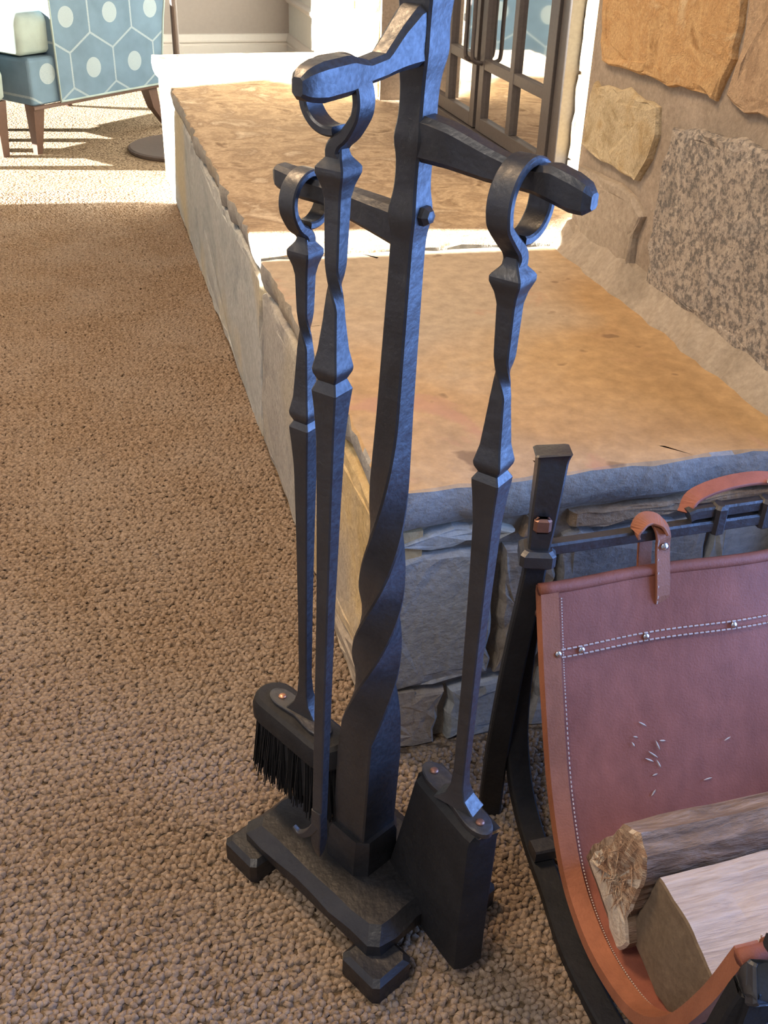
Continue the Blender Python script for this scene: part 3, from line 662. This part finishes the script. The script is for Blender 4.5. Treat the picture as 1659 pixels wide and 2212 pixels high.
# black piece for the shade in the hem slot where the strap passes
for x in (.247, .497): G().box((x, UP_[0][0]-.0085, .2935), .012, .0012, .006, (1, 0, .25), (0, 1, .35), (0, 0, 1), .001).build('slot_shade', BRISTLE, sling)
# carrying handle: second bar with collars and a leather grip above the back rod
g = G(); g.bar([(.285, YR+.002, ZR+.0145), (.292, YR+.002, ZR+.017), (.40, YR+.002, ZR+.018), (.47, YR+.002, ZR+.0145)], .0065, .0065, (0, 1, 0), .002); g.build('handle_bar', IRON, rack)
for x in (.318, .372, .43): G().box((x, YR, ZR+.008), .007, .0098, .0175, ch=.003).build('handle_collar', IRON, rack)
g = G(); C = catmull([(.284, YR+.006, ZR+.015), (.296, YR+.014, ZR+.028), (.33, YR+.018, ZR+.036), (.37, YR+.018, ZR+.038), (.395, YR+.012, ZR+.034), (.402, YR+.0, ZR+.020)], 5)
g.bar(C, .009, .002, (0, 1, .25), .0008); g.build('grip', LEATHER, rack)
rivet(Vector((.378, YR+.006, ZR+.038)), .0052, NICKEL, rack, (0, -.3, 1))
# end frames
def end_frame(x, m, back_only=False):
    """x = plane of the frame, m = +1 left end, -1 right end (mirrored in x)"""
    for yc, sy, zr in ((YR, 1, ZR), (YF, -1, ZF)):
        t = lambda dx, dy, z: Vector((x+dx*m, yc+dy*sy, z if sy > 0 or z < .05 else min(z, .30)*zr/ZR+max(0, z-.30)*.12))
        # straight leg with a hammered flared head
        pts = [t(-.020, -.004, .002), t(-.019, -.004, .10), t(-.012, -.003, .22), t(-.004, -.001, .30), t(0, 0, .345), t(.001, 0, .38), t(.002, .001, .41), t(.004, .003, .44), t(.006, .006, .462), t(.006, .007, .468)]
        CP = [Vector(p) for p in catmull(pts, 4)]
        HW = [interp([(0, .0125), (.5, .0105), (.62, .0125), (.75, .0135), (.88, .0142), (.97, .0172), (1, .0155)], i/36)[0] for i in range(37)]
        HH = [interp([(0, .0085), (.5, .0085), (.62, .0105), (.75, .0125), (.88, .0130), (.97, .0165), (1, .0148)], i/36)[0] for i in range(37)]
        for nm, i0, i1, mt in (('straight_leg', 0, 17, IRON_DARK), ('leg_head', 16, 37, IRON)):  # one piece of iron; lower leg coloured darker for its shaded look
            g = G(); g.bar(CP[i0:i1], HW[i0:i1], HH[i0:i1], (.95, -.30, 0), .002); g.build(nm, mt, rack)
        if sy < 0: continue
        G().box(t(.0, 0, .356), .0175, .0165, .010, (.95, -.3, 0), (.3, .95, 0), ZU, .004).build('collar', IRON, rack)
        G().box(t(.0, 0, .398)+Vector((-.3, -.95, 0))*(.0135*sy), .0085, .004, .0085, (.95, -.3, 0), (.3, .95, 0), ZU, .003).build('rivet', COPPER_DARK, rack)
        rivet(t(.006, -.011, .292), .0065, COPPER_DARK, rack, (.3*m, -.95*sy, .1))
    C = catmull([(x+.002*m, YR+.004, .315), (x+.001*m, YR+.005, .24), (x+.001*m, YR+.003, .165), (x+.003*m, YR-.004, .105), (x+.005*m, -.142, .052), (x+.006*m, -.185, .020), (x+.002*m, -.25, .011), (x-.006*m, -.32, .010), (x-.004*m, -.40, .011), (x+.003*m, -.465, .020), (x+.004*m, -.505, .052), (x+.003*m, YF+.002, .105), (x+.001*m, YF-.003, .165), (x+.002*m, YF-.002, .27)], 5)
    g = G(); g.bar(C, .0125, .0075, (1, 0, 0), .002); g.build('curved_runner', IRON_DARK, rack)
end_frame(.122, 1); end_frame(.612, -1)
g = G(); g.bar([(.116, -.205, .030), (.36, -.205, .026), (.618, -.205, .030)], .010, .008, (0, 1, 0), .002); g.build('cross_bar', IRON, rack)
g = G(); g.bar([(.116, -.435, .030), (.36, -.435, .026), (.618, -.435, .030)], .010, .008, (0, 1, 0), .002); g.build('cross_bar', IRON, rack)

# ================================================================== LOGS
def log(name, label, poly_px, xplane, x_end, mats, shift=(0, 0), shrink=.94, rough=.003, seg=26, zmin=None, paint=None):
    """split log: end outline read on the plane x = xplane, swept to x_end"""
    P = [(lambda q: (q.y, q.z))(at(u, v, (1, 0, 0), (xplane, 0, 0))) for u, v in poly_px]
    if zmin: P = [(a, max(b, zmin(a))) for a, b in P]
    Pr = resample(P, .008, .0006); n = len(Pr); c = np.mean(Pr, 0); xs = np.linspace(xplane, x_end, seg); rings = []
    ph = RNG.uniform(0, 6, n); edge = np.cumsum(RNG.normal(0, rough, (seg, n)), 0)*.35
    for i, x in enumerate(xs):
        t = (x-xplane)/(x_end-xplane); ring = []
        for k, p in enumerate(Pr):
            q = c+(p-c)*(1+(shrink-1)*t); q = q+np.array(shift)*t; d = (p-c)/max(1e-6, np.linalg.norm(p-c))
            q = q+d*(edge[i, k]+edge[i, (k+1) % n]+edge[i, k-1])/3*(min(1, i/2))
            ring.append(Vector((x, q[0], q[1])))
        rings.append(ring)
    t = tag(empty(name, (xplane, float(c[0]), float(min(p[1] for p in Pr)))), label, 'log', 'split firewood in the sling')
    g = G(); g.loft(rings, cap=False); b = g.build('wood', mats[0], t)
    if paint:
        for m in paint[1:]: b.data.materials.append(m[0])
        for poly in b.data.polygons:
            k = poly.vertices[0] % n/n
            for j, m in enumerate(paint[1:]):
                if m[1] <= k < m[2]: poly.material_index = j+1
    # end cap with its own relief
    g = G(); e = rings[0]; cc = Vector((xplane-.001, float(c[0]), float(c[1])))
    r1 = [cc+(p-cc)*.96-Vector((.0015, 0, 0)) for p in e]; r2 = [cc+(p-cc)*.5-Vector((.002, 0, 0)) for p in e]
    g.v = e+r1+r2+[cc-Vector((.002, 0, 0))]
    for k in range(n):
        l = (k+1) % n; g.f += [(k, l, n+l, n+k), (n+k, n+l, 2*n+l, 2*n+k), (2*n+k, 2*n+l, 3*n)]
    if rough > .0035:      # torn end: bark rim on the back side, pale interior with raised fibres
        r1 = [cc+(p-cc)*(.80 if p.y > cc.y-.004 and p.z < cc.z+.05 else .95)-Vector((.003, 0, 0)) for p in e]; g.v[n:2*n] = r1
        r2 = [cc+(p-cc)*.5-Vector((.001+abs(RNG.normal(0, .003)), 0, 0)) for p in e]; g.v[2*n:3*n] = r2
        o = g.build('torn_end', mats[1], t); o.data.materials.append(BARK); o.data.materials.append(WOOD_PALE)
        for p in o.data.polygons:
            q = p.center
            if max(p.vertices) < 2*n and q.y > cc.y-.004: p.material_index = 1
            elif q.z < cc.z-.01 or RNG.random() < .12: p.material_index = 2
        g = G()
        for _ in range(150):
            k = int(RNG.integers(n)); p = cc+(e[k]-cc)*float(RNG.uniform(.05, .78)); p.x = xplane-.004
            if p.z < cc.z-.02: continue
            d = Vector((RNG.normal(-.25, .3), RNG.normal(-.35, .5), RNG.normal(-.6, .4))).normalized()*float(RNG.uniform(.006, .020)); w_ = Vector((0, .0007, .0003))
            b0 = len(g.v); g.v += [p-w_, p+w_, p+Vector((-.0012, 0, 0)), p+d]; g.f += [(b0, b0+1, b0+3), (b0+1, b0+2, b0+3), (b0+2, b0, b0+3)]
        o = g.build('wood_fibres', WOOD_SPLINTER, t); o['kind'] = 'stuff'
    else: g.build('sawn_end', mats[1], t)
    g = G(); e = rings[-1]; g.v = e; g.f = [tuple(range(n))]; g.build('sawn_end', mats[1], t)
    return t, rings
front_poly = [(1425, 1893), (1368, 1992), (1372, 2035), (1420, 2150), (1462, 2212), (1492, 2200), (1548, 2128), (1488, 1992)]
log('split_log', 'split log with dark sawn end and pale grained top, nearest in the leather sling', front_poly, .155, .59, (WOOD_TOP, WOOD_END), (0, 0), .97)
back_poly = [(1266, 1850), (1285, 1822), (1320, 1805), (1348, 1782), (1385, 1800), (1398, 1850), (1396, 1900), (1356, 1985), (1360, 2040), (1340, 2055), (1322, 2010), (1295, 1930)]
log('split_log', 'rough split log with torn splintery face, behind the dark-ended log', back_poly, .145, .59, (BARK, WOOD_SPLINTER), (.004, -.006), .97, .004)

# ================================================================== FAR FURNITURE
ZB = .165
c0 = at(72, 232, (0, 0, 1), (0, 0, ZB)); c1 = at(346, 181, (0, 0, 1), (0, 0, ZB))
AU = (c1-c0).normalized(); AN = Vector((AU.y, -AU.x, 0))          # along the side (front to back), outward normal
LS = (c1-c0).length
chair = empty('armchair', (c0.x, c0.y, 0)); tag(chair, 'blue-grey armchair printed with hexagons and dots beyond the hearth', 'armchair')
chair.rotation_euler = (0, 0, math.atan2(AU.y, AU.x))
def cobj(g, name, mat, par, smooth=False):
    me = bpy.data.meshes.new(name); me.from_pydata([tuple(v) for v in g.v], [], g.f); me.update()
    bm = bmesh.new(); bm.from_mesh(me); bmesh.ops.recalc_face_normals(bm, faces=bm.faces); bm.to_mesh(me); bm.free()
    if smooth: me.polygons.foreach_set('use_smooth', [True]*len(me.polygons))
    o = bpy.data.objects.new(name, me); COL.objects.link(o); me.materials.append(mat); o.parent = par; return o
# local frame: x along the side (front to back), y inward (left), z up
def soft(x0, x1, y0, y1, z0, z1, r):
    g = G(); rings = []
    for k in range(7):
        a = -math.pi/2+math.pi*k/6; z = (z0+r if a < 0 else z1-r)+r*math.sin(a); i = r*(1-math.cos(a)); ring = []
        for cxn, cyn, st in ((x1-r, y1-r, 0), (x0+r, y1-r, 90), (x0+r, y0+r, 180), (x1-r, y0+r, 270)):
            for q in range(5):
                b = math.radians(st+22.5*q); ring.append(Vector((cxn+(r-i)*math.cos(b), cyn+(r-i)*math.sin(b), z)))
        rings.append(ring)
    return g.loft(rings)
AW = .62; sf = .115
cobj(soft(0, LS, 0, AW, ZB, ZB+.155, .014), 'seat_base', FABRIC, chair)
cu = cobj(soft(-.02, LS-.12, .015, AW-.015, ZB+.158, ZB+.295, .035), 'seat_cushion', FABRIC_PLAIN, chair, True)
for y0, y1 in ((-.012, .10), (AW-.10, AW+.012)):
    # outside arm panel, leaning back towards the top
    g = G(); prof = [(sf, ZB+.004), (LS-.005, ZB+.004), (LS+.03, .40), (LS+.08, .62), (LS-.08, .64), (sf+.12, .62), (sf+.02, .60), (sf-.002, .55)]
    g.loft([[Vector((x, y0, z)) for x, z in prof], [Vector((x, y1, z)) for x, z in prof]])
    arm_ = cobj(g, 'arm', FABRIC, chair)
    gp = G(); gp.tube([Vector((x, y0 if y0 < 0 else y1, z)) for x, z in prof], .0045, 6, True, (0, 1, 0)); cobj(gp, 'piping', FABRIC_PLAIN, arm_, True)
g = G(); prof = [(LS-.16, ZB+.15), (LS-.005, ZB+.01), (LS+.08, .62), (LS+.16, .95), (LS+.06, .97), (LS-.08, .60)]
g.loft([[Vector((x, .0, z)) for x, z in prof], [Vector((x, AW, z)) for x, z in prof]]); cobj(g, 'backrest', FABRIC, chair)
g = G(); g.bar([(-.004, -.004, ZB-.004), (LS, -.004, ZB-.004)], .006, .006, (0, 1, 0)); cobj(g, 'base_rail', WOOD_LEG, chair)
li = chair.rotation_euler.to_matrix().inverted()
for (tx, ty, bx, by) in ((.03, .03, .02, .035), (LS-.04, .03, LS+.035, .015), (.05, AW-.04, .04, AW-.03), (LS-.04, AW-.04, LS+.04, AW-.02)):
    g = G(); back_ = tx > .2; mid = ((tx+bx)/2-(.02 if back_ else 0), (ty+by)/2, ZB*.5)
    g.loft([[Vector((p[0]+a*r, p[1]+b*r, p[2])) for a, b in ((1, 1), (-1, 1), (-1, -1), (1, -1))] for p, r in (((tx, ty, ZB+.002), .024), (mid, .018), ((bx, by, 0.0), .011))]); cobj(g, 'leg', WOOD_LEG, chair)
# ottoman at the frame's left edge
oc = at(10, 338, (0, 0, 1), (0, 0, 0))
ott = empty('ottoman', (oc.x, oc.y, 0)); tag(ott, 'light grey upholstered ottoman with wooden leg at the left edge', 'ottoman'); ott.rotation_euler = (0, 0, math.atan2(-AN.y, -AN.x))
cobj(soft(-.035, .42, -.03, .25, .185, .30, .03), 'seat_base', FABRIC_PLAIN, ott, True)
cobj(soft(-.02, .41, -.02, .24, .302, .37, .03), 'seat_cushion', FABRIC_PLAIN, ott, True)
for x, y in ((0, 0), (.38, 0), (0, .21), (.38, .21)):
    g = G(); g.loft([[Vector((x+a*r, y+b*r, z)) for a, b in ((1, 1), (-1, 1), (-1, -1), (1, -1))] for z, r in ((.187, .024), (0, .013))]); cobj(g, 'leg', WOOD_LEG, ott)
# floor lamp: round base and pole behind the hearth end
lc = Vector((.10, 3.12, 0)); lp = tag(empty('floor_lamp', lc), 'dark bronze floor lamp with flat round base behind the hearth end', 'floor lamp')
def rev(prof, c, n=40):
    g = G(); g.loft([[c+Vector((math.cos(2*math.pi*k/n)*r, math.sin(2*math.pi*k/n)*r, z)) for k in range(n)] for r, z in prof]); return g
rev([(.198, 0.0), (.2, .006), (.2, .012), (.192, .016), (.05, .020), (.02, .026)], lc).build('base', LAMP_METAL, lp)
rev([(.012, .02), (.012, 1.45)], lc, 12).build('pole', LAMP_METAL, lp)
rev([(.22, 1.32), (.16, 1.60), (.157, 1.60), (.217, 1.32)], lc).build('shade', TRIM, lp)

# ================================================================== SMALL BITS
def inner(u, v):
    """point on the inner face of the sling's back half seen at photo position (u,v)"""
    P = uprof(.0005*INN); best = None
    for i in range(len(P)//2):
        a, b = Vector((0, *P[i])), Vector((0, *P[i+1])); n = Vector((1, 0, 0)).cross(b-a)
        if n.length < 1e-6: continue
        q = at(u, v, n, a)
        if min(a.z, b.z)-1e-4 <= q.z <= max(a.z, b.z)+1e-4 and q.x > X0: best = (q, n.normalized()); break
    return best
for u, v, L, rot in ((1385, 1562, .010, 35), (1365, 1606, .006, 60), (1370, 1590, .005, 20), (1418, 1608, .012, 70), (1408, 1628, .013, 40), (1400, 1640, .010, 30), (1428, 1598, .007, 10), (1420, 1648, .010, 65), (1409, 1711, .008, -45), (1526, 1681, .010, -5), (1568, 1594, .008, -20), (1412, 1672, .006, -10)):
    r = inner(u, v)
    if not r: continue
    q, n = r; n = n if n.y < 0 else -n
    a = math.radians(rot); d = (Vector((1, 0, 0))*math.cos(a)+n.cross(Vector((1, 0, 0)))*-math.sin(a)).normalized()
    q = q+n*.0028
    g = G(); s_ = n.cross(d); g.loft([[q+d*(L*t)+s_*(x*w_)+n*(y*.0005) for x, y in ((1, 0), (0, 1), (-1, 0), (0, -1))] for t, w_ in ((-.5, .0002), (-.2, .0008), (.2, .0009), (.5, .0002))])
    tag(g.build('wood_splinter', WOOD_PALE), 'tiny pale wood splinter clinging to the leather of the sling', 'splinter', 'splinters on the leather sling')
q = at(561, 1105, (0, 0, 1), (0, 0, .008))
g = G(); g.loft([[q+Vector((x, y*.35+.004*math.sin(t*2), z+.002)) for x, y, z in ((t*.008-.001, .003*w_, 0), (t*.008, 0, .0015*w_), (t*.008+.001, -.003*w_, 0))] for t, w_ in ((-.8, .2), (-.3, 1), (.3, 1), (.8, .2))])
tag(g.build('wood_shaving', WOOD_PALE), 'small pale curled shaving lying on the carpet left of the hearth', 'shaving')
